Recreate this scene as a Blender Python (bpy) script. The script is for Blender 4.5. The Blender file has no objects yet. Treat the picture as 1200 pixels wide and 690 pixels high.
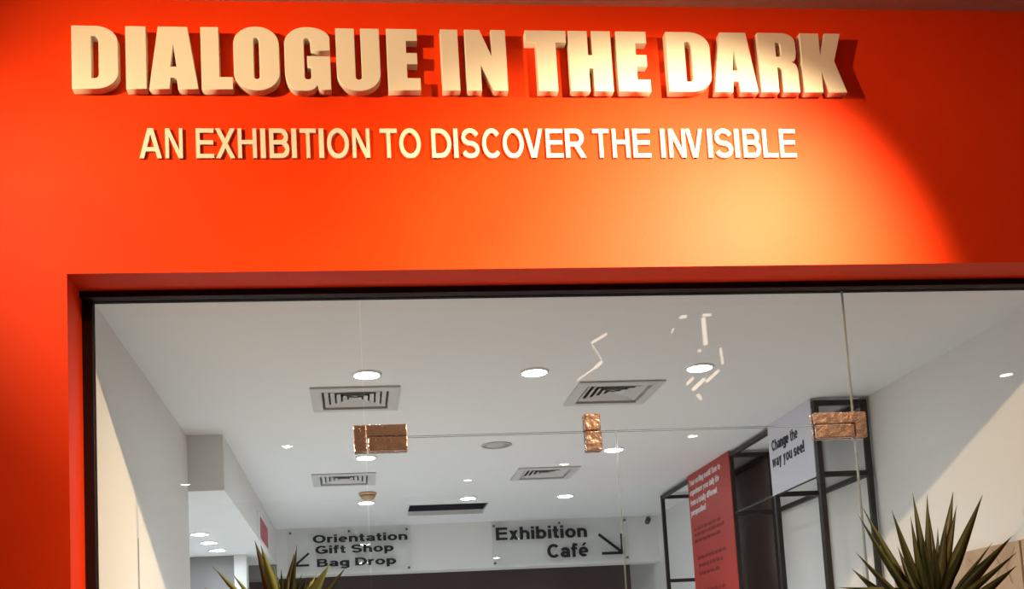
import bpy, bmesh, math, random
from mathutils import Vector, Matrix

random.seed(7)
SC = bpy.context.scene
COL = SC.collection
PI = math.pi

# ------------------------------------------------------------------ camera
EYE = 1.6
F_PX, CX, CY = 1243.68, 543.76, 663.39
YAW, PITCH, ROLL = -0.101867, 0.104571, 0.0512813
cam = bpy.data.cameras.new('camera')
cam.sensor_fit = 'HORIZONTAL'
cam.sensor_width = 36.0
cam.lens = F_PX / 1200 * 36
cam.shift_x = (600 - CX) / 1200
cam.shift_y = (CY - 345) / 1200
cam.clip_start = 0.05
camo = bpy.data.objects.new('camera', cam)
COL.objects.link(camo)
A = Matrix.Rotation(YAW, 3, 'Z') @ Matrix.Rotation(PITCH, 3, 'X') @ Matrix.Rotation(ROLL, 3, 'Y')
rt, fw, up = A.col[0], A.col[1], A.col[2]
m4 = Matrix.Identity(4)
for i in range(3):
    m4[i][0], m4[i][1], m4[i][2] = rt[i], up[i], -fw[i]
m4.translation = Vector((0, 0, EYE))
camo.matrix_world = m4
SC.camera = camo

# ------------------------------------------------------------------ exposure, world, lamps
SC.view_settings.view_transform = 'Standard'
SC.view_settings.look = 'None'
SC.view_settings.exposure = 0.0
SC.view_settings.gamma = 1.0
SC.view_settings.use_curve_mapping = False
w = bpy.data.worlds.new('world')
SC.world = w
w.use_nodes = True
bg = w.node_tree.nodes['Background']
bg.inputs[0].default_value = (1.0, 0.74, 0.58, 1)
bg.inputs[1].default_value = 0.072

DOWNLIGHT_STRENGTH = 110.0     # glow of a lens
DOWNLIGHT_WATTS = 52.0          # its downward beam


def spot(name, loc, aim, power, angle, blend, color, radius):
    d = bpy.data.lights.new(name, 'SPOT')
    d.energy = power
    d.spot_size = math.radians(angle)
    d.spot_blend = blend
    d.color = color
    d.shadow_soft_size = radius
    o = bpy.data.objects.new(name, d)
    o.location = loc
    o.rotation_euler = (Vector(aim) - Vector(loc)).to_track_quat('-Z', 'Y').to_euler()
    COL.objects.link(o)
    return o


# the corridor's ceiling spots that wash the shopfront
spot('corridor_spot', (2.0, 1.80, 3.78), (1.04, 3.4, 2.64), 1400, 67, 1.0, (1.0, 0.76, 0.44), 0.03)
spot('corridor_spot', (-3.4, 1.25, 3.78), (0.55, 3.4, 3.10), 1150, 42, 1.0, (1.0, 0.72, 0.41), 0.03)
spot('corridor_spot', (-1.45, 1.90, 3.80), (-1.00, 3.4, 2.92), 70, 58, 1.0, (1.0, 0.74, 0.44), 0.03)

# ------------------------------------------------------------------ materials


def mat(name, color, rough=0.5, metal=0.0, spec=0.5, emis=None, estr=0.0, noise=None, bump=None):
    m = bpy.data.materials.new(name)
    m.use_nodes = True
    nt = m.node_tree
    b = nt.nodes['Principled BSDF']
    b.inputs['Base Color'].default_value = (*color, 1)
    b.inputs['Roughness'].default_value = rough
    b.inputs['Metallic'].default_value = metal
    b.inputs['Specular IOR Level'].default_value = spec
    if emis:
        b.inputs['Emission Color'].default_value = (*emis, 1)
        b.inputs['Emission Strength'].default_value = estr
    tc = nt.nodes.new('ShaderNodeTexCoord')
    if noise:
        scale, c2, lo, hi = noise
        n = nt.nodes.new('ShaderNodeTexNoise')
        n.inputs['Scale'].default_value = scale
        n.inputs['Detail'].default_value = 5
        r = nt.nodes.new('ShaderNodeValToRGB')
        r.color_ramp.elements[0].position = lo
        r.color_ramp.elements[1].position = hi
        r.color_ramp.elements[0].color = (*color, 1)
        r.color_ramp.elements[1].color = (*c2, 1)
        nt.links.new(tc.outputs['Object'], n.inputs['Vector'])
        nt.links.new(n.outputs['Fac'], r.inputs['Fac'])
        nt.links.new(r.outputs['Color'], b.inputs['Base Color'])
    if bump:
        scale, strength, dist = bump
        n = nt.nodes.new('ShaderNodeTexNoise')
        n.inputs['Scale'].default_value = scale
        n.inputs['Detail'].default_value = 4
        bp = nt.nodes.new('ShaderNodeBump')
        bp.inputs['Strength'].default_value = strength
        bp.inputs['Distance'].default_value = dist
        nt.links.new(tc.outputs['Object'], n.inputs['Vector'])
        nt.links.new(n.outputs['Fac'], bp.inputs['Height'])
        nt.links.new(bp.outputs['Normal'], b.inputs['Normal'])
    return m


def glass_mat(name, tint, ior=1.5):
    m = bpy.data.materials.new(name)
    m.use_nodes = True
    nt = m.node_tree
    nt.nodes.clear()
    out = nt.nodes.new('ShaderNodeOutputMaterial')
    mix = nt.nodes.new('ShaderNodeMixShader')
    tr = nt.nodes.new('ShaderNodeBsdfTransparent')
    tr.inputs[0].default_value = (*tint, 1)
    gl = nt.nodes.new('ShaderNodeBsdfGlossy')
    gl.inputs['Roughness'].default_value = 0.0
    fr = nt.nodes.new('ShaderNodeFresnel')
    geo = nt.nodes.new('ShaderNodeNewGeometry')
    ma = nt.nodes.new('ShaderNodeMath')          # the sheet reflects alike on its two faces
    ma.operation = 'MULTIPLY_ADD'
    ma.inputs[1].default_value = 1 / ior - ior
    ma.inputs[2].default_value = ior
    nt.links.new(geo.outputs['Backfacing'], ma.inputs[0])
    nt.links.new(ma.outputs[0], fr.inputs['IOR'])
    nt.links.new(fr.outputs[0], mix.inputs[0])
    nt.links.new(tr.outputs[0], mix.inputs[1])
    nt.links.new(gl.outputs[0], mix.inputs[2])
    nt.links.new(mix.outputs[0], out.inputs[0])
    return m


RED = mat('red_wall_paint', (0.78, 0.037, 0.0015), 0.5, 0, 0.12, noise=(2.2, (0.82, 0.046, 0.003), 0.35, 0.7), bump=(60, 0.08, 0.004))
WHITE = mat('white_paint', (0.78, 0.77, 0.75), 0.7, 0, 0.3, bump=(90, 0.05, 0.002))
CEIL = mat('white_ceiling_paint', (0.78, 0.78, 0.77), 0.8, 0, 0.2)
CORR = mat('beige_corridor_ceiling', (0.74, 0.70, 0.64), 0.8, 0, 0.2)
FLOOR = mat('pale_stone_floor', (0.72, 0.72, 0.72), 0.35, 0, 0.4, noise=(3, (0.66, 0.66, 0.66), 0.4, 0.6))
CFLOOR = mat('beige_corridor_floor', (0.10, 0.08, 0.06), 0.3, 0, 0.4, noise=(2, (0.08, 0.06, 0.048), 0.4, 0.6))
DARK = mat('dark_bronze_aluminium', (0.022, 0.006, 0.006), 0.6, 0.0, 0.15)
DARKWALL = mat('dark_brown_partition', (0.115, 0.085, 0.085), 0.5, 0, 0.4, noise=(1.2, (0.10, 0.072, 0.068), 0.4, 0.6))
CREAM = mat('cream_sign_enamel', (0.80, 0.74, 0.61), 0.5, 0, 0.3)
GLASS = glass_mat('clear_glass', (0.968, 0.962, 0.957), 1.5)
GEDGE = mat('polished_glass_edge', (0.26, 0.27, 0.255), 0.2, 0, 0.6)
ACRYL = glass_mat('clear_acrylic', (0.985, 0.99, 0.99), 1.42)
COPPER = mat('polished_copper', (0.64, 0.41, 0.335), 0.17, 0.95, 0.5, bump=(34, 0.42, 0.010))
CHROME = mat('grey_steel', (0.55, 0.55, 0.56), 0.3, 0.9)
BLACK = mat('black_frame_paint', (0.022, 0.017, 0.015), 0.45, 0, 0.4)
INK = mat('black_vinyl_lettering', (0.010, 0.012, 0.020), 0.5, 0, 0.3)
VENT = mat('grey_vent_paint', (0.58, 0.57, 0.56), 0.6, 0, 0.3)
VENTB = mat('dark_vent_throat', (0.06, 0.058, 0.065), 0.8)  # dark tone deepens the shade in the gaps between louvres
NAVY = mat('dark_hatch_inside', (0.020, 0.024, 0.040), 0.6)
TRIMW = mat('white_plastic', (0.82, 0.82, 0.82), 0.4)
TAN = mat('tan_plastic', (0.55, 0.36, 0.19), 0.5, 0, 0.4)
SPEAK = mat('grey_speaker_mesh', (0.46, 0.46, 0.46), 0.7, bump=(600, 0.4, 0.002))
LENS = mat('glowing_cool_lens', (1, 1, 1), 0.4, emis=(0.80, 0.93, 1.0), estr=DOWNLIGHT_STRENGTH)
WLENS = mat('glowing_warm_lens', (1, 1, 1), 0.4, emis=(1.0, 0.78, 0.52), estr=60)
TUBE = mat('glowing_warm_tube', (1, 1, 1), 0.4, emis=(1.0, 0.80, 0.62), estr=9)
REDPANEL = mat('red_printed_board', (0.42, 0.040, 0.030), 0.5, 0, 0.4)
REDINK = mat('dark_red_print', (0.20, 0.022, 0.018), 0.5, 0, 0.3)
WHITEINK = mat('white_print', (0.80, 0.74, 0.74), 0.5, 0, 0.3)
LILAC = mat('pale_lilac_board', (0.66, 0.66, 0.74), 0.5, 0, 0.4)
GREYB = mat('dark_grey_board', (0.25, 0.22, 0.21), 0.6, 0, 0.3, noise=(3, (0.29, 0.255, 0.24), 0.4, 0.65))
STONE = mat('beige_veined_stone', (0.50, 0.36, 0.24), 0.4, 0, 0.4, noise=(5, (0.42, 0.29, 0.19), 0.45, 0.6))
VEIN = mat('brown_stone_vein', (0.22, 0.14, 0.09), 0.5)
LEAF_SHADED = mat('green_leaf_shaded', (0.034, 0.036, 0.011), 0.5, 0, 0.3, noise=(9, (0.060, 0.058, 0.017), 0.35, 0.7))  # leaf green darkened: the backlit shade is put into the colour
LEAF_LIT = mat('yellow_green_leaf_lit', (0.17, 0.19, 0.050), 0.45, 0, 0.4, noise=(9, (0.24, 0.25, 0.075), 0.35, 0.7))  # paler copy of the leaf, with the light on it coloured in
BARK = mat('brown_cane_bark', (0.13, 0.085, 0.05), 0.85, bump=(50, 0.6, 0.01))
POT = mat('charcoal_planter', (0.045, 0.043, 0.042), 0.5)
SOIL = mat('dark_soil', (0.030, 0.021, 0.014), 0.95, bump=(60, 0.9, 0.02))
PINK = mat('pink_red_print', (0.42, 0.07, 0.09), 0.5)

# ------------------------------------------------------------------ mesh helpers


def wloc(o):
    v = Vector((0, 0, 0))
    while o is not None:
        v = v + o.location
        o = o.parent
    return v


class MB:
    def __init__(s):
        s.v, s.f, s.mi = [], [], []

    def poly(s, pts, mi=0):
        b = len(s.v)
        s.v += [tuple(p) for p in pts]
        s.f.append(tuple(range(b, b + len(pts))))
        s.mi.append(mi)
        return s

    def box(s, x0, x1, y0, y1, z0, z1, mi=0, side_mi=None):
        b = len(s.v)
        s.v += [(x0, y0, z0), (x1, y0, z0), (x1, y1, z0), (x0, y1, z0), (x0, y0, z1), (x1, y0, z1), (x1, y1, z1), (x0, y1, z1)]
        fs = [(0, 3, 2, 1), (4, 5, 6, 7), (0, 1, 5, 4), (1, 2, 6, 5), (2, 3, 7, 6), (3, 0, 4, 7)]
        for i, f in enumerate(fs):
            s.f.append(tuple(b + k for k in f))
            s.mi.append(mi if side_mi is None or i in (2, 4) else side_mi)
        return s

    def tube(s, p0, p1, r, n=10, r1=None, mi=0):
        p0, p1 = Vector(p0), Vector(p1)
        d = (p1 - p0).normalized()
        a = d.orthogonal().normalized()
        c = d.cross(a)
        r1 = r if r1 is None else r1
        b = len(s.v)
        for p, rr in ((p0, r), (p1, r1)):
            for k in range(n):
                t = 2 * PI * k / n
                s.v.append(tuple(p + (a * math.cos(t) + c * math.sin(t)) * rr))
        for k in range(n):
            j = (k + 1) % n
            s.f.append((b + k, b + j, b + n + j, b + n + k))
            s.mi.append(mi)
        s.f.append(tuple(b + k for k in reversed(range(n))))
        s.f.append(tuple(b + n + k for k in range(n)))
        s.mi += [mi, mi]
        return s

    def lathe(s, prof, cx=0, cy=0, n=32, mi=0, cap=True):
        b = len(s.v)
        for (r, z) in prof:
            for k in range(n):
                t = 2 * PI * k / n
                s.v.append((cx + r * math.cos(t), cy + r * math.sin(t), z))
        for i in range(len(prof) - 1):
            for k in range(n):
                j = (k + 1) % n
                s.f.append((b + i * n + k, b + i * n + j, b + (i + 1) * n + j, b + (i + 1) * n + k))
                s.mi.append(mi)
        if cap:
            s.f.append(tuple(b + k for k in reversed(range(n))))
            s.f.append(tuple(b + (len(prof) - 1) * n + k for k in range(n)))
            s.mi += [mi, mi]
        return s

    def build(s, name, m, parent=None, smooth=False, bevel=0.0):
        me = bpy.data.meshes.new(name)
        off = wloc(parent) if parent else Vector((0, 0, 0))
        me.from_pydata([(x - off.x, y - off.y, z - off.z) for x, y, z in s.v], [], s.f)
        for mm in (m if isinstance(m, (list, tuple)) else [m]):
            me.materials.append(mm)
        for p, i in zip(me.polygons, s.mi):
            p.material_index = i
        if bevel > 0 or True:
            bm = bmesh.new()
            bm.from_mesh(me)
            bmesh.ops.recalc_face_normals(bm, faces=bm.faces)
            if bevel > 0:
                es = [e for e in bm.edges if len(e.link_faces) == 2 and e.calc_face_angle(0) > 0.5]
                bmesh.ops.bevel(bm, geom=es, offset=bevel, segments=2, profile=0.5, affect='EDGES')
            bm.to_mesh(me)
            bm.free()
        if smooth:
            for p in me.polygons:
                p.use_smooth = True
        o = bpy.data.objects.new(name, me)
        COL.objects.link(o)
        if parent:
            o.parent = parent
        return o


def struct(o):
    o['kind'] = 'structure'
    return o


def tag(o, label, cat, group=None):
    o['label'] = label
    o['category'] = cat
    if group:
        o['group'] = group
    return o


def thing(name, loc, label, cat, group=None):
    o = bpy.data.objects.new(name, None)
    o.empty_display_size = 0.05
    o.location = loc
    COL.objects.link(o)
    return tag(o, label, cat, group)


def copy_tree(o, parent=None):
    c = o.copy()
    COL.objects.link(c)
    if parent:
        c.parent = parent
    for ch in list(o.children):
        copy_tree(ch, c)
    return c


def plate(xs0, xs1, ys0, ys1, z0, z1, holes, name, m):
    """horizontal slab with rectangular holes"""
    xs = sorted({xs0, xs1, *[h[0] for h in holes], *[h[1] for h in holes]})
    ys = sorted({ys0, ys1, *[h[2] for h in holes], *[h[3] for h in holes]})
    bm = bmesh.new()
    cache = {}

    def vert(x, y, z):
        k = (round(x, 5), round(y, 5), z)
        if k not in cache:
            cache[k] = bm.verts.new((x, y, z))
        return cache[k]

    def solid(i, j):
        if i < 0 or j < 0 or i >= len(xs) - 1 or j >= len(ys) - 1:
            return False
        x, y = (xs[i] + xs[i + 1]) / 2, (ys[j] + ys[j + 1]) / 2
        return not any(h[0] < x < h[1] and h[2] < y < h[3] for h in holes)
    for i in range(len(xs) - 1):
        for j in range(len(ys) - 1):
            if not solid(i, j):
                continue
            a, b, c, d = xs[i], xs[i + 1], ys[j], ys[j + 1]
            bm.faces.new([vert(a, c, z0), vert(a, d, z0), vert(b, d, z0), vert(b, c, z0)])
            bm.faces.new([vert(a, c, z1), vert(b, c, z1), vert(b, d, z1), vert(a, d, z1)])
            for (di, dj, p, q) in ((-1, 0, (a, c), (a, d)), (1, 0, (b, d), (b, c)), (0, -1, (b, c), (a, c)), (0, 1, (a, d), (b, d))):
                if not solid(i + di, j + dj):
                    bm.faces.new([vert(*p, z0), vert(*p, z1), vert(*q, z1), vert(*q, z0)])
    bmesh.ops.recalc_face_normals(bm, faces=bm.faces)
    me = bpy.data.meshes.new(name)
    bm.to_mesh(me)
    bm.free()
    me.materials.append(m)
    o = bpy.data.objects.new(name, me)
    COL.objects.link(o)
    return o


# ------------------------------------------------------------------ lettering: monoline sans glyphs built from strokes
def ell(cx, cy, rx, ry, a0, a1, n=18):
    return [(cx + rx * math.cos(math.radians(a0 + (a1 - a0) * i / n)), cy + ry * math.sin(math.radians(a0 + (a1 - a0) * i / n))) for i in range(n + 1)]


def ribbon(pts, w, closed=False):
    """convex quads along a centre line, mitred"""
    n = len(pts)
    L, Rr = [], []
    for i in range(n):
        p = Vector(pts[i])
        a = Vector(pts[i - 1]) if (i > 0 or closed) else None
        b = Vector(pts[(i + 1) % n]) if (i < n - 1 or closed) else None
        d1 = (p - a).normalized() if a is not None and (p - a).length > 1e-7 else None
        d2 = (b - p).normalized() if b is not None and (b - p).length > 1e-7 else None
        d1 = d1 or d2
        d2 = d2 or d1
        n1 = Vector((-d1.y, d1.x))
        n2 = Vector((-d2.y, d2.x))
        nn = (n1 + n2).normalized()
        k = (w / 2) / max(0.35, nn.dot(n1))
        L.append(p + nn * k)
        Rr.append(p - nn * k)
    qs = []
    for i in range(n if closed else n - 1):
        j = (i + 1) % n
        qs.append([tuple(L[i]), tuple(Rr[i]), tuple(Rr[j]), tuple(L[j])])
    return qs


def glyph(ch, w):
    """polygons and advance width; unit = cap height"""
    h = w / 2
    X = 0.735
    P = []

    def stem(xc, y0, y1):
        P.append([(xc - h, y0), (xc + h, y0), (xc + h, y1), (xc - h, y1)])

    def bar(x0, x1, yc, t=None):
        t = t or h * 0.92
        P.append([(x0, yc - t), (x1, yc - t), (x1, yc + t), (x0, yc + t)])

    def diag(x0, y0, x1, y1, s=1.0):
        a = math.atan2(abs(y1 - y0), abs(x1 - x0))
        q = s * h / math.sin(a)
        P.append([(x0 - q, y0), (x0 + q, y0), (x1 + q, y1), (x1 - q, y1)])

    def rib(pts, closed=False):
        P.extend(ribbon(pts, w, closed))

    def bowl(x0, x1, y0=0.0, y1=X):
        rib(ell((x0 + x1) / 2, (y0 + y1) / 2, (x1 - x0) / 2 - h, (y1 - y0) / 2 - h * 0.95, 0, 360, 30)[:-1], True)

    e = -0.012
    if ch == ' ':
        return [], 0.30
    if ch == 'I':
        stem(h, 0, 1); return P, w
    if ch == 'L':
        stem(h, 0, 1); bar(h, 0.62, h); return P, 0.62
    if ch == 'E':
        W = 0.70
        stem(h, 0, 1); bar(h, W, h); bar(h, W - .03, 0.53); bar(h, W, 1 - h); return P, W
    if ch == 'T':
        W = 0.70
        stem(W / 2, 0, 1); bar(0, W, 1 - h); return P, W
    if ch == 'H':
        W = 0.74
        stem(h, 0, 1); stem(W - h, 0, 1); bar(h, W - h, 0.54); return P, W
    if ch == 'N':
        W = 0.74
        stem(h, 0, 1); stem(W - h, 0, 1); diag(W - h * 1.15, 0, h * 1.15, 1); return P, W
    if ch == 'A':
        W = 0.80; q = h * 1.12
        diag(q, 0, W / 2 - q * .25, 1); diag(W - q, 0, W / 2 + q * .25, 1); bar(.17, W - .17, 0.30); return P, W
    if ch == 'V':
        W = 0.76; q = h * 1.12
        diag(W / 2 - q * .2, 0, q, 1); diag(W / 2 + q * .2, 0, W - q, 1); return P, W
    if ch == 'X':
        W = 0.76; q = h * 1.25
        diag(q, 0, W - q, 1); diag(W - q, 0, q, 1); return P, W
    if ch == 'Y':
        W = 0.76; q = h * 1.15
        stem(W / 2, 0, .45); diag(W / 2, .38, q, 1); diag(W / 2, .38, W - q, 1); return P, W
    if ch == 'O':
        W = 0.86
        rib(ell(W / 2, .5, W / 2 - h, .5 - h - e, 0, 360, 36)[:-1], True); return P, W
    if ch in 'CG':
        W = 0.82 if ch == 'C' else 0.86
        a1 = 318 if ch == 'C' else 345
        rib(ell(W / 2 + .01, .5, W / 2 - h, .5 - h - e, 42, a1, 32))
        if ch == 'G':
            bar(W * .52, W, .44); stem(W - h, 0.06, .46)
        return P, W - (.07 if ch == 'C' else 0)
    if ch == 'D':
        W = 0.78
        stem(h, 0, 1)
        rib([(h, 1 - h), (W * .42, 1 - h)] + ell(W * .42, .5, W * .58 - h, .5 - h, 90, -90, 22)[1:] + [(h, h)]); return P, W
    if ch in 'BRP':
        W = 0.72
        stem(h, 0, 1)
        ym = 0.53 if ch == 'B' else 0.47
        r = (1 - h - ym) / 2
        x = W - .04 - h - r * .9
        rib([(h, 1 - h), (x, 1 - h)] + ell(x, 1 - h - r, r * .9, r, 90, -90, 14)[1:] + [(h, ym)])
        if ch == 'B':
            r = (ym - h) / 2
            x = W - h - r * .95
            rib([(h, ym), (x, ym)] + ell(x, h + r, r * .95, r, 90, -90, 14)[1:] + [(h, h)])
        elif ch == 'R':
            diag(W - h * .9, 0, W * .52, ym)
        return P, W
    if ch in 'Ss':
        H = 1.0 if ch == 'S' else X
        W = 0.74 if ch == 'S' else 0.58
        r = (H - w - 2 * e) / 4
        rx = W / 2 - h
        t = ell(W / 2, H - h - r - e, rx, r, 18, 270, 16)
        b = ell(W / 2, h + r + e, rx, r, 90, -162, 16)
        rib(t[:-1] + [((t[-1][0] + b[0][0]) / 2, (t[-1][1] + b[0][1]) / 2)] + b[1:]); return P, W
    # ---- lower case
    if ch == 'o':
        bowl(0, .66, e, X - e); return P, .66
    if ch in 'ce':
        W = .62
        a = (48, 312) if ch == 'c' else (0, 312)
        rib(ell(W / 2, X / 2, W / 2 - h, X / 2 - h, *a, 26))
        if ch == 'e':
            bar(h, W - h * .35, X / 2, h * .75)
        return P, W
    if ch == '\u00e9':
        p, W = glyph('e', w)
        p = list(p)
        p.append([(W * .38, X + .07), (W * .60, X + .07), (W * .86, X + .30), (W * .54, X + .30)])
        return p, W
    if ch in 'nhmu':
        W = .60
        if ch == 'u':
            stem(W - h, 0, X); rib([(h, X), (h, W / 2 - .0)] + ell(W / 2, W / 2 - .0, W / 2 - h, W / 2 - h - .01, 180, 360, 14)[1:]); return P, W
        r = W / 2 - h
        stem(h, 0, 1 if ch == 'h' else X)
        rib(ell(W / 2, X - h - r, r, r + .0, 180, 0, 14) + [(W - h, 0)])
        if ch == 'm':
            rib(ell(W / 2 + W - w, X - h - r, r, r, 180, 0, 14) + [(2 * W - w - h, 0)]); return P, 2 * W - w
        return P, W
    if ch == 'r':
        stem(h, 0, X); rib(ell(.34, X - h - .2, .34 - h, .2, 180, 82, 10)); return P, .38
    if ch == 'i':
        stem(h, 0, X); stem(h, 1 - w * .9, 1); return P, w
    if ch == 'l':
        stem(h, 0, 1); return P, w
    if ch == 'k':
        stem(h, 0, 1); diag(.18, .30, .52, X); diag(.54, 0, .28, .42); return P, .62
    if ch == '!':
        stem(h, .28, 1); stem(h, 0, w * .9); return P, w
    if ch == 't':
        bar(0, .36, X - h); rib([(.17, .95), (.17, .18), (.20, .115), (.25, h), (.37, h)]); return P, .38
    if ch == 'f':
        bar(0, .36, X - h); rib([(.16, 0), (.16, .84), (.20, .95 - h * .3), (.26, 1 - h), (.39, 1 - h)]); return P, .37
    if ch == 'a':
        W = .60
        rib(ell(W / 2, X - h - .16, W / 2 - h, .16, 160, 0, 12) + [(W - h, 0)])
        bowl(0, W, 0, X * .62); return P, W
    if ch in 'bp':
        W = .65
        bowl(0, W, 0, X)
        stem(h, 0 if ch == 'b' else -.27, 1 if ch == 'b' else X); return P, W
    if ch in 'dqg':
        W = .65
        bowl(0, W, 0, X)
        if ch == 'd':
            stem(W - h, 0, 1)
        else:
            rib([(W - h, X), (W - h, -.06)] + ell(W / 2, -.06, W / 2 - h, .14, 0, -160, 12)[1:])
        return P, W
    if ch == 'v':
        W = .58; q = h * 1.15
        diag(W / 2 - q * .2, 0, q, X); diag(W / 2 + q * .2, 0, W - q, X); return P, W
    if ch == 'x':
        W = .58; q = h * 1.25
        diag(q, 0, W - q, X); diag(W - q, 0, q, X); return P, W
    if ch == 'y':
        W = .58; q = h * 1.15
        diag(W / 2 + .01, 0, q, X); diag(W / 2 - .115, -.27, W - q, X); bar(.06, .22, -.27 + h); return P, W
    if ch == 'w':
        W = .86; q = h * 1.08
        for a, b in ((W * .27, q), (W * .27, W / 2), (W * .73, W / 2), (W * .73, W - q)):
            diag(a, 0, b, X, .92)
        return P, W
    raise ValueError(ch)


def lay(s, w, gap=0.10):
    """[(char, polygons, x0, x1)] and total width in cap heights"""
    x, out = 0.0, []
    for ch in s:
        p, W = glyph(ch, w)
        if p:
            out.append((ch, [[(a + x, b) for a, b in q] for q in p], x, x + W))
            x += W + gap
        else:
            x += W
    return out, out[-1][3]


def prism(mb, poly, f, d0, d1):
    """extrude a 2D convex polygon; f(u, v, d) -> world point"""
    n = len(poly)
    b = len(mb.v)
    for d in (d0, d1):
        mb.v += [tuple(f(u, v, d)) for u, v in poly]
    mb.f.append(tuple(b + k for k in range(n)))
    mb.f.append(tuple(b + n + k for k in reversed(range(n))))
    for k in range(n):
        j = (k + 1) % n
        mb.f.append((b + k, b + n + k, b + n + j, b + j))
    mb.mi += [0] * (n + 2)


def text_line(s, w, x0, x1, z0, H, f, thick, name, m, parent, gap=0.10):
    items, tw = lay(s, w, gap)
    sx = (x1 - x0) / tw
    it = iter(items)
    for word in s.split():
        mb = MB()
        k = 0
        for _ in word:
            for q in next(it)[1]:
                prism(mb, [(x0 + u * sx, z0 + v * H) for u, v in q], f, 0.0, thick + k * 2e-5)
                k += 1
        mb.build(name, m, parent)


# ------------------------------------------------------------------ block capitals of the big sign (outline + hole, with rounded corners)
def rounded(pts, W):
    out = []
    n = len(pts)
    for i in range(n):
        p = pts[i]
        v = Vector((p[0] * W, p[1]))
        if len(p) == 2:
            out.append(v)
            continue
        ra, rb = p[2], p[3]
        a = Vector((pts[i - 1][0] * W, pts[i - 1][1]))
        b = Vector((pts[(i + 1) % n][0] * W, pts[(i + 1) % n][1]))
        da, db = (a - v), (b - v)
        A0 = v + da.normalized() * min(ra, da.length * .495)
        B0 = v + db.normalized() * min(rb, db.length * .495)
        for k in range(10):
            t = PI / 2 * k / 9
            out.append(v + (A0 - v) * (1 - math.sin(t)) + (B0 - v) * (1 - math.cos(t)))
    return out


hole_slit = lambda a, b, r: [(a, .17, r, r), (b, .17, r, r), (b, .83, r, r), (a, .83, r, r)]
BLOCK = {
    'D': ([(0, 0), (0, 1), (1, 1, .34, .26), (1, 0, .26, .34)], [[(.42, .17), (.58, .17, .07, .07), (.58, .83, .07, .07), (.42, .83)]]),
    'I': ([(0, 0), (0, 1), (1, 1), (1, 0)], []),
    'A': ([(0, 0), (.20, 1), (.80, 1), (1, 0), (.585, 0), (.56, .18), (.44, .18), (.415, 0)], [[(.44, .36), (.56, .36), (.5, .72)]]),
    'L': ([(0, 0), (0, 1), (.58, 1), (.58, .20), (1, .20), (1, 0)], []),
    'O': ([(0, -.015, .36, .28), (0, 1.015, .28, .36), (1, 1.015, .36, .28), (1, -.015, .28, .36)], [hole_slit(.44, .56, .04)]),
    'G': ([(0, -.015, .33, .28), (0, 1.015, .28, .36), (1, 1.015, .36, .28), (1, .63), (.57, .63), (.57, .83, .04, .04), (.43, .83, .04, .04),
           (.43, .17, .04, .04), (.57, .17, .04, .04), (.57, .37), (.49, .37), (.49, .545), (1, .545), (1, 0), (.73, 0), (.70, .075), (.60, -.015, .05, .10)], []),
    'U': ([(0, -.015, .34, .28), (0, 1), (.43, 1), (.43, .17, .04, .04), (.57, .17, .04, .04), (.57, 1), (1, 1), (1, -.015, .28, .34)], []),
    'E': ([(0, 0), (0, 1), (.95, 1), (.95, .80), (.60, .80), (.60, .61), (.93, .61), (.93, .42), (.60, .42), (.60, .20), (1, .20), (1, 0)], []),
    'N': ([(0, 0), (0, 1), (.37, 1), (.64, .56), (.64, 1), (1, 1), (1, 0), (.64, 0), (.36, .42), (.36, 0)], []),
    'T': ([(.26, 0), (.26, .80), (0, .80), (0, 1), (1, 1), (1, .80), (.74, .80), (.74, 0)], []),
    'H': ([(0, 0), (0, 1), (.45, 1), (.45, .60), (.55, .60), (.55, 1), (1, 1), (1, 0), (.55, 0), (.55, .38), (.45, .38), (.45, 0)], []),
    'R': ([(0, 0), (0, 1), (.97, 1, .22, .17), (.97, .55, .12, .12), (.84, .51), (.99, .46, .10, .12), (1, 0), (.57, 0), (.57, .40, .05, .05), (.46, .42), (.46, 0)],
          [[(.45, .60), (.58, .60, .05, .05), (.58, .83, .05, .05), (.45, .83)]]),
    'K': ([(0, 0), (0, 1), (.44, 1), (.44, .62), (.58, 1), (.95, 1), (.76, .53), (1, 0), (.57, 0), (.44, .36), (.44, 0)], []),
}


def block_letter(ch, x0, x1, z0, H, yb, yf, m, parent):
    outer, holes = BLOCK[ch]
    W = (x1 - x0) / H
    cu = bpy.data.curves.new('letter', 'CURVE')
    cu.dimensions = '2D'
    cu.fill_mode = 'BOTH'
    bev = 0.0016
    cu.extrude = (yb - yf) / 2 - bev
    cu.bevel_depth = bev
    cu.offset = -bev
    for pts in [outer] + holes:
        pp = rounded(pts, W)
        sp = cu.splines.new('POLY')
        sp.points.add(len(pp) - 1)
        for q, p in zip(sp.points, pp):
            q.co = (p.x * H, p.y * H, 0, 1)
        sp.use_cyclic_u = True
    tmp = bpy.data.objects.new('letter', cu)
    COL.objects.link(tmp)
    dg = bpy.context.evaluated_depsgraph_get()
    me = bpy.data.meshes.new_from_object(tmp.evaluated_get(dg))
    bpy.data.objects.remove(tmp)
    off = wloc(parent)
    yc = (yb + yf) / 2
    for v in me.vertices:
        x, y, z = v.co
        v.co = (x0 + x - off.x, yc - z - off.y, z0 + y - off.z)
    me.name = 'letter'
    me.materials.clear()
    me.materials.append(m)
    o = bpy.data.objects.new('letter', me)
    COL.objects.link(o)
    o.parent = parent
    o['label'] = 'raised cream capital letter %s' % ch
    return o


# ================================================================== THE SETTING
YF, YG = 3.40, 3.60            # face of the red wall, centre of the glazing
HZ = 2.956                     # underside of the red wall over the opening
XL, XR = -0.887, 2.745         # sides of the opening
ZC = 3.0                       # shop ceiling
WL, WR = -0.895, 2.79          # shop side walls
YB = 9.5                       # shop back wall
ZM = 3.90                      # corridor ceiling

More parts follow.
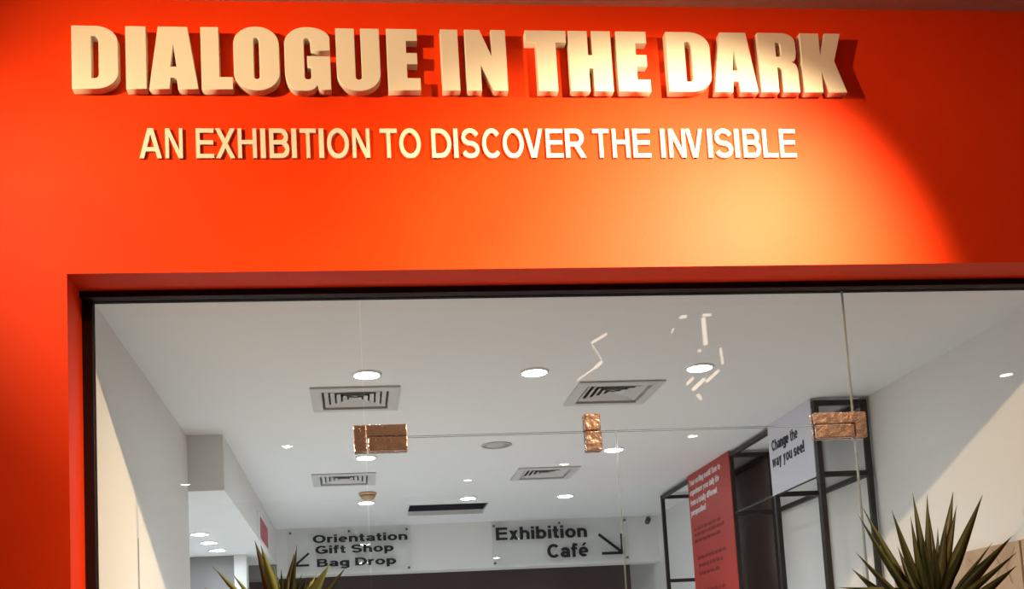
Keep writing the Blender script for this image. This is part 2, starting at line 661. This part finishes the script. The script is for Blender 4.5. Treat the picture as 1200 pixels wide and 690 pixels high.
# red front wall with the opening cut through it
mb = MB()
def ring(y, flip):
    pts = [(-4.5, 0), (XL, 0), (XL, HZ), (XR, HZ), (XR, 0), (6.5, 0), (6.5, ZM), (-4.5, ZM)]
    return [(x, y, z) for x, z in pts]
fr, bk = ring(YF, 0), ring(3.62, 1)
for p in (fr, bk):
    mb.poly([p[0], p[1], (XL, p[0][1], ZM), p[7]])
    mb.poly([p[2], p[3], (XR, p[0][1], ZM), (XL, p[0][1], ZM)])
    mb.poly([p[4], p[5], p[6], (XR, p[0][1], ZM)])
for i in range(8):
    j = (i + 1) % 8
    mb.poly([fr[i], fr[j], bk[j], bk[i]])
struct(mb.build('wall_front', RED))

struct(MB().box(-4.5, 6.5, -6, 3.4, ZM, ZM + .1).build('ceiling_corridor', CORR))
struct(MB().box(-4.5, 6.5, -6, 3.62, -.1, 0).build('floor_corridor', CFLOOR))
struct(MB().box(-3.2, 3.0, 3.62, 10.9, -.1, 0).build('floor', FLOOR))

VENTS = [(0.030, 5.155), (1.330, 5.160), (-0.058, 7.240), (1.342, 7.245)]
VW = 0.43
HATCH = (0.446, 1.085, 8.395, 8.82)
holes = [(x - VW / 2 + .03, x + VW / 2 - .03, y - VW / 2 + .03, y + VW / 2 - .03) for x, y in VENTS]
holes.append((HATCH[0] + .0, HATCH[1] - .0, HATCH[2] + .0, HATCH[3]))
struct(plate(-1.1, 3.0, 3.62, YB, ZC, ZC + .12, holes, 'ceiling', CEIL))
struct(MB().box(WL - .12, WL, 3.62, 5.835, 0, ZC).build('wall_left', WHITE))
struct(MB().box(WR, WR + .12, 3.62, 10.9, 0, ZC).build('wall_right', WHITE))
# header of the back wall over the dark opening, returns at its sides
ZH = 2.578
struct(MB().box(-.70, WR, YB, YB + .22, ZH, ZC).build('wall_back', WHITE))
struct(MB().box(-3.2, WR, 10.6, 10.7, 0, ZC).box(-.70, WR, YB + .22, 10.6, ZC - .1, ZC).build('wall_back_recess', DARKWALL))
# dropped bulkhead and the low ceiling of the side alcove
ZA = 2.687
struct(MB().box(-1.1, -.70, 5.835, YB + .22, ZA + .02, ZC).build('wall_bulkhead', WHITE))
struct(MB().box(-3.2, -.70, 5.835, YB + .22, ZA, ZA + .02).build('ceiling_alcove', CEIL))
struct(MB().box(-3.2, -3.08, 5.835, YB, 0, ZA).build('wall_alcove_side', WHITE))
struct(MB().box(-3.2, WL - .12, 5.715, 5.835, 0, ZA).build('wall_alcove_front', WHITE))
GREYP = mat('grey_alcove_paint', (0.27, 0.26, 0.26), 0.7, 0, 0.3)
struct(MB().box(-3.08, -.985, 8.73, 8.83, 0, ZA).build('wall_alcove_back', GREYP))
struct(MB().box(-.985, -.885, 8.70, 8.86, 0, ZA).build('trim_1', WHITE, bevel=.004))
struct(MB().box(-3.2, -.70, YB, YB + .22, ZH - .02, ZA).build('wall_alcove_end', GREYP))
# dark channel around the glazing
struct(MB().box(XL, XR, 3.553, 3.62, 2.935, HZ).build('trim_2', DARK))
struct(MB().box(XL, -.853, 3.58, 3.62, 0, 2.935).build('trim_3', DARK))
struct(MB().box(2.71, XR, 3.58, 3.62, 0, 2.935).build('trim_4', DARK))
# joint in the left wall lining
struct(MB().box(WL, WL + .0025, 4.474, 4.482, 0, 2.245).build('trim_5', mat('shadow_gap_filler', (.46, .42, .38), .8)))
# veined stone lining low on the right wall
mb = MB()
mb.box(WR - .022, WR, 4.17, 5.23, 0, 2.055)
mb.box(WR - .022, WR, 3.62, 4.155, 0, 2.055)
for pts in (((4.55, 2.02), (4.47, 1.96), (4.43, 1.90), (4.36, 1.84)), ((4.36, 2.04), (4.31, 1.96), (4.36, 1.90)), ((4.20, 2.03), (4.27, 1.95), (4.24, 1.88))):
    for (a, b), (c, d) in zip(pts, pts[1:]):
        t = .003
        i = len(mb.f)
        mb.box(WR - .0235, WR - .021, min(a, c), max(a, c), 0, 0)
        del mb.v[-8:]; del mb.f[i:]; del mb.mi[i:]
        mb.poly([(WR - .0232, a - t, b), (WR - .0232, a + t, b), (WR - .0232, c + t, d), (WR - .0232, c - t, d)], 1)
struct(mb.build('trim_6', [STONE, VEIN]))

# glazing: side lights, overpanel and the two door leaves
GT = .005
ZT = 2.437
def pane(name, x0, x1, z0, z1):
    return struct(MB().box(x0, x1, YG - GT, YG + GT, z0, z1, 0, 1).build(name, [GLASS, GEDGE]))
pane('window_1', -.853, .047, 0.0, 2.935)
pane('window_2', .051, 1.805, ZT + .002, 2.935)
pane('window_3', 1.809, 2.71, 0.0, 2.935)
pane('door_1', .052, .928, .01, ZT - .003)
pane('door_2', .931, 1.804, .01, ZT - .003)

# ================================================================== THE SIGN ON THE RED WALL
LET = [('D', -0.855, -0.707), ('I', -0.683, -0.617), ('A', -0.610, -0.451), ('L', -0.441, -0.339), ('O', -0.335, -0.185), ('G', -0.168, -0.017),
       ('U', 0.003, 0.149), ('E', 0.173, 0.282), ('I', 0.356, 0.415), ('N', 0.438, 0.578), ('T', 0.646, 0.787), ('H', 0.795, 0.943), ('E', 0.962, 1.074),
       ('D', 1.138, 1.292), ('A', 1.300, 1.456), ('R', 1.466, 1.606), ('K', 1.621, 1.777)]
sign = thing('sign_lettering', (.46, YF, 3.566), 'large cream raised block letters DIALOGUE IN THE DARK across the red wall', 'sign')
for ch, a, b in LET:
    block_letter(ch, a, b, 3.566, .2185, YF, 3.365, CREAM, sign)
SUB = [('A',-0.651,-0.578),('N',-0.567,-0.511),('E',-0.468,-0.410),('X',-0.405,-0.341),('H',-0.332,-0.271),('I',-0.258,-0.242),('B',-0.229,-0.164),('I',-0.156,-0.140),('T',-0.129,-0.075),('I',-0.066,-0.050),('O',-0.039,0.033),('N',0.045,0.103),('T',0.137,0.195),('O',0.202,0.274),('D',0.311,0.377),('I',0.386,0.400),('S',0.413,0.472),('C',0.482,0.543),('O',0.553,0.624),('V',0.626,0.691),('E',0.702,0.760),('R',0.769,0.837),('T',0.865,0.921),('H',0.933,0.992),('E',1.005,1.066),('I',1.103,1.117),('N',1.132,1.190),('V',1.193,1.252),('I',1.270,1.285),('S',1.295,1.357),('I',1.366,1.381),('B',1.396,1.457),('L',1.467,1.519),('E',1.528,1.585)]
sub = thing('sign_lettering', (.46, YF, 3.342), 'smaller thin cream capitals AN EXHIBITION TO DISCOVER THE INVISIBLE under the block letters', 'sign')
fsub = lambda u, v, d: (u, YF - d, v)
SH = .1035
for ch, a, b in SUB:
    ps, W = glyph(ch, .152)
    if ch == 'I':
        W = .152
    mb = MB()
    sx = (b - a) / (W * SH)
    for k, q in enumerate(ps):
        prism(mb, [(a + u * SH * sx, 3.342 + v * SH) for u, v in q], fsub, 0.0, .008 + k * 2e-5)
    o = mb.build('letter', CREAM, sub)
    o['label'] = 'thin cream capital letter %s' % ch

# ================================================================== COPPER FITTINGS ON THE GLASS
def fit(loc, label):
    return thing('patch_fitting', loc, label, 'glass fitting', 'copper patch fittings')
def plates(mb, x0, x1, z0, z1):
    mb.box(x0, x1, 3.578, 3.5945, z0, z1)
    mb.box(x0, x1, 3.6055, 3.622, z0, z1)
    return mb
t = fit((.10, YG, ZT), 'copper clamp with two leaves at top left corner of the glass doors')
mb = plates(MB(), .010, .0535, 2.385, 2.478); plates(mb, .0535, .193, ZT + .001, 2.478)
mb.build('frame_clamp', COPPER, t, bevel=.002)
plates(MB(), .0575, .193, 2.385, ZT - .003).build('door_clamp', COPPER, t, bevel=.003)
t = fit((.843, YG, ZT), 'small upright copper lock clamp of two squares between the doors')
plates(MB(), .815, .872, ZT + .0005, 2.497).build('frame_clamp', COPPER, t, bevel=.003)
plates(MB(), .817, .874, 2.365, ZT - .003).build('door_clamp', COPPER, t, bevel=.003)
t = fit((1.75, YG, ZT), 'copper clamp at top right corner of the glass doors before the rack')
mb = plates(MB(), 1.8025, 1.845, 2.386, 2.478); plates(mb, 1.652, 1.8025, ZT + .001, 2.478)
mb.build('frame_clamp', COPPER, t, bevel=.002)
plates(MB(), 1.655, 1.7985, 2.386, ZT - .003).build('door_clamp', COPPER, t, bevel=.003)

# ================================================================== CEILING FITTINGS OF THE SHOP
def downlight():
    r = thing('downlight', (0, 0, 0), '', 'ceiling light')
    MB().lathe([(.056, -.0005), (.058, -.010), (.066, -.009), (.070, -.0005)], n=40, cap=False).build('trim_ring', TRIMW, r, smooth=True)
    MB().lathe([(.0555, -.0045), (.0555, -.007)], n=40).build('lens', LENS, r)
    d = bpy.data.lights.new('downlight_beam', 'SPOT')
    d.energy = DOWNLIGHT_WATTS
    d.color = (0.80, 0.93, 1.0)
    d.spot_size = math.radians(125)
    d.spot_blend = 1.0
    d.shadow_soft_size = 0.05
    b = bpy.data.objects.new('downlight_beam', d)
    b.location = (0, 0, -.03)
    b.parent = r
    COL.objects.link(b)
    return r
DL = [((.084, 4.74), 'front row above the left door joint'), ((.862, 4.76), 'front row above the middle of the left door'), ((1.650, 4.747), 'front row above the right door, by the big reflection'),
      ((.090, 6.54), 'second row just under the left copper clamp'), ((1.662, 6.52), 'second row beside the small copper lock clamp'),
      ((.098, 8.22), 'back row below the tan smoke detector'), ((.895, 8.17), 'back row at the edge of the dark ceiling hatch'), ((1.678, 8.22), 'back row above the Exhibition sign')]
dl0 = downlight()
for i, ((x, y), s) in enumerate(DL):
    o = dl0 if i == 0 else copy_tree(dl0)
    o.location = (x, y, ZC)
    tag(o, 'round white glowing downlight, ' + s, 'ceiling light', 'shop ceiling downlights')
AD = bpy.data.lights['downlight_beam'].copy()     # the alcove's lamps are stronger
AD.energy = DOWNLIGHT_WATTS * 3.2
for y, s in ((7.431, 'nearest of three over the left alcove'), (7.882, 'middle of three over the left alcove'), (8.335, 'farthest of three over the left alcove')):
    o = copy_tree(dl0)
    o.location = (-1.068, y, ZA)
    for ch in o.children:
        if ch.type == 'LIGHT':
            ch.data = AD
    tag(o, 'round white glowing downlight, ' + s, 'ceiling light', 'alcove downlights')

def vent():
    r = thing('ceiling_vent', (0, 0, 0), '', 'air vent')
    h = VW / 2
    mb = MB()
    def frame(mb, a, za, b, zb):
        for k in range(4):
            c, s = [(1, 0), (0, 1), (-1, 0), (0, -1)][k]
            P = lambda u, v, z: (c * u - s * v, s * u + c * v, z)
            mb.poly([P(a, -a, za), P(a, a, za), P(b, b, zb), P(b, -b, zb)])
    frame(mb, h, -.001, h, -.010); frame(mb, h, -.010, h - .052, -.013); frame(mb, h - .052, -.013, h - .056, .020)
    mb.build('frame', VENT, r)
    for k in range(5):
        mb = MB()
        a = h - .064 - k * .030
        frame(mb, a, -.004, a - .020, .004)
        frame(mb, a - .002, -.004, a - .0205, .006)
        frame(mb, a, -.004, a - .002, -.004)
        mb.build('louvre', VENT, r)
    MB().box(-.012, .012, -.012, .012, .010, .014).build('centre_plate', VENT, r)
    MB().box(-h + .032, h - .032, -h + .032, h - .032, .06, .07).build('back_box', VENTB, r)
    return r
v0 = vent()
VL = ['square grey louvred air vent nearest the glass on the left, behind door joint', 'square grey louvred air vent nearest the glass on the right, above the lock clamp',
      'square grey louvred air vent farther back on the left, below the left copper clamp', 'square grey louvred air vent farther back on the right, above the Exhibition sign']
for i, (x, y) in enumerate(VENTS):
    o = v0 if i == 0 else copy_tree(v0)
    o.location = (x, y, ZC)
    tag(o, VL[i], 'air vent', 'square ceiling vents')

r = thing('ceiling_speaker', (.88, 6.30, ZC), 'flat grey round speaker grille flush in the ceiling between the vents', 'speaker')
MB().lathe([(.094, -.0005), (.095, -.006), (.084, -.009), (.082, -.0005)], .88, 6.30, 40, cap=False).build('rim', VENT, r, smooth=True)
r.children[0].data.transform(Matrix.Translation((0, 0, ZC)))
o = MB().lathe([(.083, ZC - .0035), (.04, ZC - .0055), (.004, ZC - .006)], .88, 6.30, 40).build('grille', SPEAK, r, smooth=True)

r = thing('smoke_detector', (.108, 7.80, ZC), 'small tan domed smoke detector hanging from the ceiling above a downlight', 'smoke detector')
MB().lathe([(.066, ZC - .0005), (.068, ZC - .012), (.060, ZC - .020)], .108, 7.80, 32).build('base', TAN, r, smooth=True)
MB().lathe([(.056, ZC - .020), (.055, ZC - .034), (.042, ZC - .050), (.018, ZC - .058), (.003, ZC - .059)], .108, 7.80, 32).build('dome', TAN, r, smooth=True)
for k in range(1):
    MB().lathe([(.057, ZC - .024), (.0585, ZC - .027), (.057, ZC - .030)], .108, 7.80, 32, cap=False).build('vent_ring', mat('brown_plastic', (.30, .19, .10), .5), r)

# dark hatch in the ceiling in front of the back wall
x0, x1, y0, y1 = HATCH
r = thing('ceiling_hatch', ((x0 + x1) / 2, (y0 + y1) / 2, ZC), 'dark rectangular opening in the ceiling with white rim near the back wall', 'ceiling hatch')
mb = MB()
mb.box(x0, x1, y0 - .014, y0, ZC - .008, ZC + .02); mb.box(x0, x1, y1 - .035, y1 + .012, ZC - .034, ZC + .02)
mb.box(x0 - .012, x0, y0 - .014, y1 + .012, ZC - .008, ZC - .0005); mb.box(x1, x1 + .012, y0 - .014, y1 + .012, ZC - .008, ZC - .0005)
mb.build('rim', TRIMW, r, bevel=.002)
mb = MB()
mb.box(x0, x1, y0, y1, ZC + .16, ZC + .17)
mb.box(x0 + .001, x0 + .01, y0, y1, ZC + .005, ZC + .16); mb.box(x1 - .01, x1 - .001, y0, y1, ZC + .005, ZC + .16)
mb.box(x0, x1, y0 + .001, y0 + .01, ZC + .022, ZC + .16); mb.box(x0, x1, y1 - .045, y1 - .036, ZC + .005, ZC + .16)
mb.build('shaft', NAVY, r)

# security camera
r = thing('security_camera', (2.68, YB, 2.96), 'small black security camera on a white bracket high on the back wall', 'camera')
MB().box(2.668, 2.70, YB - .012, YB, 2.955, 3.0).tube((2.685, YB - .01, 2.985), (2.672, YB - .07, 2.965), .008).build('bracket', TRIMW, r)
MB().tube((2.690, YB - .055, 2.962), (2.655, YB - .135, 2.926), .024, 16).build('body', BLACK, r, bevel=.002)
MB().tube((2.6545, YB - .136, 2.9255), (2.653, YB - .140, 2.924), .016, 16).build('lens', mat('dark_lens', (.01, .01, .015), .08), r)

# ================================================================== DIRECTION SIGNS
SCREW = mat('dull_grey_screw', (.10, .10, .10), .4, .5)
YS = YB - .030
fs = lambda u, v, d: (u, YS - .004 - d, v)
def acrylic(x0, x1, z0, z1, label, screws):
    r = thing('direction_sign', ((x0 + x1) / 2, YS, z0), label, 'sign', 'acrylic direction signs')
    MB().box(x0, x1, YS - .004, YS + .004, z0, z1, 0, 1).build('panel', [ACRYL, mat('acrylic_edge', (.55, .58, .57), .3)], r)
    for x, z in screws:
        MB().tube((x, YB, z), (x, YS - .006, z), .008, 12).tube((x, YS - .006, z), (x, YS - .010, z), .011, 12).build('screw', SCREW, r)
    return r
s1 = acrylic(-.60, .500, 2.583, 2.980, 'clear panel lettered Orientation Gift Shop Bag Drop with arrow down left', [(-.572, 2.955), (-.05, 2.957), (.466, 2.956), (.472, 2.607), (-.572, 2.607)])
BW = .205
text_line('Orientation', BW, -.374, .470, 2.860, .0715, fs, .001, 'lettering', INK, s1, .085)
text_line('Gift Shop', BW, -.356, .342, 2.762, .0715, fs, .001, 'lettering', INK, s1, .085)
text_line('Bag Drop', BW, -.345, .360, 2.645, .0715, fs, .001, 'lettering', INK, s1, .085)
def arrow(pts_list, w, r):
    mb = MB()
    for pts in pts_list:
        for q in ribbon(pts, w):
            prism(mb, q, fs, 0, .0012)
    return mb.build('arrow', INK, r)
arrow([[(-.413, 2.772), (-.535, 2.668)], [(-.541, 2.772 - .05), (-.541, 2.661)], [(-.552, 2.664), (-.414, 2.664)]], .019, s1)
s2 = acrylic(1.236, 2.490, 2.592, 2.985, 'clear panel lettered Exhibition Caf\u00e9 with arrow down right', [(1.256, 2.955), (1.86, 2.962), (2.470, 2.966), (2.476, 2.622), (1.252, 2.614)])
text_line('Exhibition', BW, 1.272, 2.113, 2.822, .117, fs, .001, 'lettering', INK, s2, .085)
text_line('Caf\u00e9', BW, 1.733, 2.116, 2.643, .125, fs, .001, 'lettering', INK, s2, .085)
arrow([[(2.220, 2.843), (2.424, 2.674)], [(2.433, 2.842), (2.433, 2.652)], [(2.240, 2.665), (2.446, 2.665)]], .026, s2)

# red sign high on the bulkhead
r = thing('wall_notice', (-.70, 8.2, 2.75), 'narrow pink red notice with white border on the bulkhead side at left', 'notice')
MB().box(-.70, -.694, 7.72, 8.56, 2.695, 2.885).build('backing', TRIMW, r)
MB().box(-.694, -.6925, 7.90, 8.545, 2.703, 2.870).build('print', PINK, r)

# ================================================================== BLACK DISPLAY FRAME ON THE RIGHT
X0, X1 = 2.49, 2.762
YP = [5.375, 5.985, 6.69, 7.535, 8.29]
ZR = 2.985
rack = thing('display_rack', (2.63, 6.8, 0), 'tall black square tube display frame along the right wall', 'display rack')
B = .014
for y in YP:
    for x in (X0, X1):
        MB().box(x - B, x + B, y - B, y + B, 0, ZR).build('post', BLACK, rack, bevel=.002)
def rail(p, q, k=1.0):
    (xa, ya, z), (xb, yb, _) = p, q
    if xa == xb:
        mb = MB().box(xa - B * .85 * k, xa + B * .85 * k, ya + B, yb - B, z - B * k, z + B * k)
    else:
        mb = MB().box(xa + B, xb - B, ya - B * .85, ya + B * .85, z - B, z + B)
    mb.build('rail', BLACK, rack, bevel=.0015)
for a, b in zip(YP, YP[1:]):
    for x in (X0, X1):
        rail((x, a, ZR - B), (x, b, ZR - B))
for y in YP:
    rail((X0, y, ZR - B), (X1, y, ZR - B))
for a, b in zip(YP[:2], YP[1:3]):
    for x in (X0, X1):
        rail((x, a, 2.582), (x, b, 2.582), .55 if x == X0 else 1)
        rail((x, a, 1.30), (x, b, 1.30))
for y in YP[:3]:
    rail((X0, y, 2.582), (X1, y, 2.582))
for y in YP[3:]:
    rail((X0, y, 2.29), (X1, y, 2.29))

XFACE = X0 - B
fb = lambda u, v, d: (XFACE - .006 - d, -u, v)      # u runs towards the glass
r = thing('slogan_board', (XFACE, 5.68, 2.58), 'pale lilac board reading Change the way you see! on the black frame', 'sign')
MB().box(XFACE - .006, XFACE, 5.392, 5.996, 2.576, 2.999).build('board', LILAC, r, bevel=.001)
text_line('Change the', .21, -5.950, -5.580, 2.832, .064, fb, .001, 'lettering', INK, r, .07)
text_line('way you see!', .21, -5.962, -5.507, 2.737, .066, fb, .001, 'lettering', INK, r, .07)

r = thing('story_board', (XFACE, 7.12, 1.2), 'tall red printed board with white heading on the black frame', 'sign')
MB().box(XFACE - .006, XFACE, 6.675, 7.560, 1.05, 2.998).build('board', REDPANEL, r, bevel=.001)
text_line('Your exciting world! Time to', .19, -7.520, -6.850, 2.914, .043, fb, .001, 'heading', WHITEINK, r, .09)
text_line('experience your daily life', .19, -7.522, -6.888, 2.842, .043, fb, .001, 'heading', WHITEINK, r, .09)
text_line('from a totally different', .19, -7.524, -6.943, 2.768, .043, fb, .001, 'heading', WHITEINK, r, .09)
text_line('perspective!', .19, -7.526, -7.195, 2.695, .043, fb, .001, 'heading', WHITEINK, r, .09)
rnd = random.Random(3)
for grp in (((7.49, 6.89, 2.575), (7.49, 6.89, 2.535), (7.49, 6.93, 2.488)), ((7.45, 6.88, 2.362), (7.44, 6.89, 2.306), (7.44, 6.98, 2.248)), ((7.45, 6.90, 2.12), (7.45, 6.92, 2.07), (7.45, 7.0, 2.02))):
    mb = MB()
    for y0, y1, z in grp:
        y = y0
        while y > y1 + .03:
            L = rnd.uniform(.04, .11)
            n = max(2, int(L / .018))
            for k in range(n):
                a = y - k * .018
                mb.box(XFACE - .007, XFACE - .006, a - .013, a, z, z + rnd.choice((.020, .020, .027)))
            y -= n * .018 + .014
    mb.build('paragraph', REDINK, r)
r = MB().box(X1 + B + .0015, X1 + B + .0075, 6.70, 7.525, .9, 2.965).build('back_board', GREYB, bevel=.001)
tag(r, 'dark grey board fixed behind the black frame, right of the red board', 'board')

# ================================================================== POTTED PLANTS OUTSIDE THE GLASS
def unit(v):
    return v.normalized()
def leaf(root, base, tip, width, m, sag=.04):
    base, tip = Vector(base), Vector(tip)
    d = tip - base
    L = d.length
    view = Vector((base.x, base.y, 0)).normalized()
    side = d.cross(Vector((0, 1, 0.25)))
    if side.length < 1e-4:
        side = Vector((1, 0, 0))
    side = unit(side)
    nrm = unit(side.cross(d))
    N = 12
    mb = MB()
    prof = lambda t: (.42 + .58 * min(1, t / .35)) if t < .35 else max(0.02, 1 - ((t - .35) / .65) ** 1.25)
    rows = []
    for i in range(N + 1):
        t = i / N
        c = base + d * t + Vector((0, 0, -1)) * (sag * L * (t * t - t) * -1.2)
        hw = width / 2 * prof(t)
        fold = hw * .35
        rows.append((c - side * hw + nrm * fold, c - nrm * fold * .2, c + side * hw + nrm * fold, c - nrm * (fold * .2 + .0012)))
    b = len(mb.v)
    for a in rows:
        mb.v += [tuple(p) for p in a]
    for i in range(N):
        o, n = b + 4 * i, b + 4 * (i + 1)
        for x, y in ((0, 1), (1, 2), (2, 3), (3, 0)):
            mb.f.append((o + x, o + y, n + y, n + x)); mb.mi.append(0)
    mb.f.append((b, b + 1, b + 2, b + 3)); mb.mi.append(0)
    e = b + 4 * N
    mb.f.append((e, e + 1, e + 2, e + 3)); mb.mi.append(0)
    return mb.build('leaf', m, root, smooth=True)

def plant(cx, cy, crown_z, leaves, m, label):
    r = thing('potted_plant', (cx, cy, 0), label, 'plant', 'spiky potted plants flanking the glass doors')
    k = .17
    mb = MB().lathe([(k * .80, 0), (k * .84, .01), (k, .50), (k * 1.06, .505), (k * 1.06, .54), (k * .93, .54), (k * .92, .48), (.01, .48)], cx, cy, 40)
    mb.build('planter', POT, r, smooth=False)
    MB().lathe([(k * .915, .485), (k * .5, .497), (.01, .50)], cx, cy, 28).build('soil', SOIL, r, smooth=True)
    mb = MB()
    z0, z1, rr = .48, crown_z - .02, .024
    n = 14
    prev = Vector((cx, cy, z0))
    for i in range(1, n + 1):
        t = i / n
        p = Vector((cx + .012 * math.sin(5 * t), cy + .010 * math.cos(4 * t) - .01, z0 + (z1 - z0) * t))
        mb.tube(prev, p, rr * (1.08 if i % 2 else .98), 12, rr * (.98 if i % 2 else 1.08))
        prev = p
    mb.build('cane', BARK, r, smooth=True)
    for (bx, bz, tx, ty, tz, wd, mm) in leaves:
        leaf(r, (bx, cy, bz), (tx, ty, tz), wd, mm)
    return r

def px(x, y, Y):
    d = A @ Vector(((x - CX) / F_PX, 1, -(y - CY) / F_PX))
    p = d * (Y / d.y)
    return p.x, EYE + p.z

rnd = random.Random(11)
PY = 3.10
def leaves_from(lst, cy, mats, extra, cx, cz):
    out = []
    for (bx_, by_, tx_, ty_, wd) in lst:
        dy = rnd.uniform(-.10, .10)
        b = px(bx_, by_, cy)
        t = px(tx_, ty_, cy + dy)
        out.append((b[0], b[1], t[0], cy + dy, t[1], wd * 1.15, rnd.choice(mats)))
    # leaves that lean out to the sides and droop below the frame
    for k in range(extra):
        a = 2 * PI * k / extra + rnd.uniform(-.2, .2)
        L = rnd.uniform(.26, .34)
        e = rnd.uniform(-.35, .15)
        out.append((cx + .01 * math.cos(a), cz - rnd.uniform(.04, .12), cx + L * math.cos(a) * math.cos(e), cy + .7 * L * math.sin(a) * math.cos(e), cz - .10 + L * math.sin(e), .030, rnd.choice(mats)))
    return out
RP = [(1092, 700, 1069.5, 577, .027), (1090, 690, 1086.5, 578, .022), (1082, 700, 1045, 597.5, .026), (1072, 700, 1010, 593, .022), (1070, 705, 1005, 602, .020), (1066, 712, 1003, 647, .020), (1060, 718, 998, 666, .026),
      (1102, 700, 1117, 576, .042), (1105, 690, 1121, 592, .026), (1102, 705, 1151.5, 579.5, .040), (1098, 690, 1088, 597, .028), (1100, 690, 1099, 618, .018), (1085, 700, 1067, 605, .022), (1110, 705, 1163, 635.5, .016),
      (1108, 712, 1186, 628, .040), (1108, 716, 1191, 647.5, .026), (1120, 722, 1191, 663, .036), (1088, 705, 1075, 612, .024), (1078, 705, 1052, 640, .022), (1094, 705, 1080, 625, .030), (1102, 700, 1109, 610, .034), (1075, 714, 1030, 640, .024), (1068, 716, 1022, 668, .022), (1098, 700, 1094, 640, .04), (1100, 710, 1130, 640, .034), (1060, 690, 980, 688, .012)]
cr = px(1098, 700, PY)
plant(cr[0], PY, cr[1], leaves_from(RP, PY, [LEAF_SHADED], 14, cr[0], cr[1]), LEAF_SHADED, 'spiky potted plant, its green leaves darkened as backlit, in front of the right glass panel')
LP = [(330, 730, 298.5, 633.5, .036), (333, 730, 305.5, 638, .034), (318, 735, 249, 663, .022), (322, 735, 273, 673, .022), (338, 725, 348, 637.5, .016), (334, 725, 345, 648, .036), (330, 725, 320.5, 662, .012), (332, 725, 329.5, 666, .014),
      (345, 730, 386, 661, .040), (348, 735, 405, 665, .026), (338, 725, 354, 672, .014), (342, 728, 372, 670, .016), (316, 740, 238, 687, .018), (328, 730, 312, 668, .030), (336, 725, 338, 675, .030), (345, 730, 365, 680, .030), (352, 738, 396, 690, .030), (325, 735, 290, 688, .026), (340, 728, 360, 676, .026), (333, 728, 325, 680, .030)]
cl = px(335, 722, PY)
plant(cl[0], PY, cl[1], leaves_from(LP, PY, [LEAF_SHADED, LEAF_LIT, LEAF_LIT], 14, cl[0], cl[1]), LEAF_LIT, 'spiky potted plant, its yellowish green leaves lightened as lit, in front of the left glass panel, below the arrow')

# ================================================================== CORRIDOR LAMPS SEEN AS REFLECTIONS IN THE GLASS
def warm():
    r = thing('corridor_downlight', (0, 0, 0), '', 'ceiling light')
    MB().lathe([(.050, -.0005), (.052, -.012), (.062, -.010), (.066, -.0005)], n=36, cap=False).build('trim_ring', TRIMW, r, smooth=True)
    MB().lathe([(.049, -.005), (.049, -.008)], n=36).build('lens', WLENS, r)
    return r
c0 = warm()
for i, (x, y, s) in enumerate([(-1.85, -4.68, 'at the end of the left wall'), (-.61, -2.92, 'left of the left copper clamp'), (1.34, -4.97, 'above the dark ceiling hatch'), (2.34, -4.20, 'above the right rear vent'), (3.41, -2.98, 'above the red board'), (5.49, -1.0, 'high on the right wall')]):
    o = c0 if i == 0 else copy_tree(c0)
    o.location = (x, y, ZM)
    tag(o, 'small warm corridor downlight mirrored in the glass ' + s, 'ceiling light', 'corridor downlights')
def mirrored(x, y, Yv):
    p = px(x, y, Yv)
    return Vector((p[0], 2 * YG - Yv, p[1]))
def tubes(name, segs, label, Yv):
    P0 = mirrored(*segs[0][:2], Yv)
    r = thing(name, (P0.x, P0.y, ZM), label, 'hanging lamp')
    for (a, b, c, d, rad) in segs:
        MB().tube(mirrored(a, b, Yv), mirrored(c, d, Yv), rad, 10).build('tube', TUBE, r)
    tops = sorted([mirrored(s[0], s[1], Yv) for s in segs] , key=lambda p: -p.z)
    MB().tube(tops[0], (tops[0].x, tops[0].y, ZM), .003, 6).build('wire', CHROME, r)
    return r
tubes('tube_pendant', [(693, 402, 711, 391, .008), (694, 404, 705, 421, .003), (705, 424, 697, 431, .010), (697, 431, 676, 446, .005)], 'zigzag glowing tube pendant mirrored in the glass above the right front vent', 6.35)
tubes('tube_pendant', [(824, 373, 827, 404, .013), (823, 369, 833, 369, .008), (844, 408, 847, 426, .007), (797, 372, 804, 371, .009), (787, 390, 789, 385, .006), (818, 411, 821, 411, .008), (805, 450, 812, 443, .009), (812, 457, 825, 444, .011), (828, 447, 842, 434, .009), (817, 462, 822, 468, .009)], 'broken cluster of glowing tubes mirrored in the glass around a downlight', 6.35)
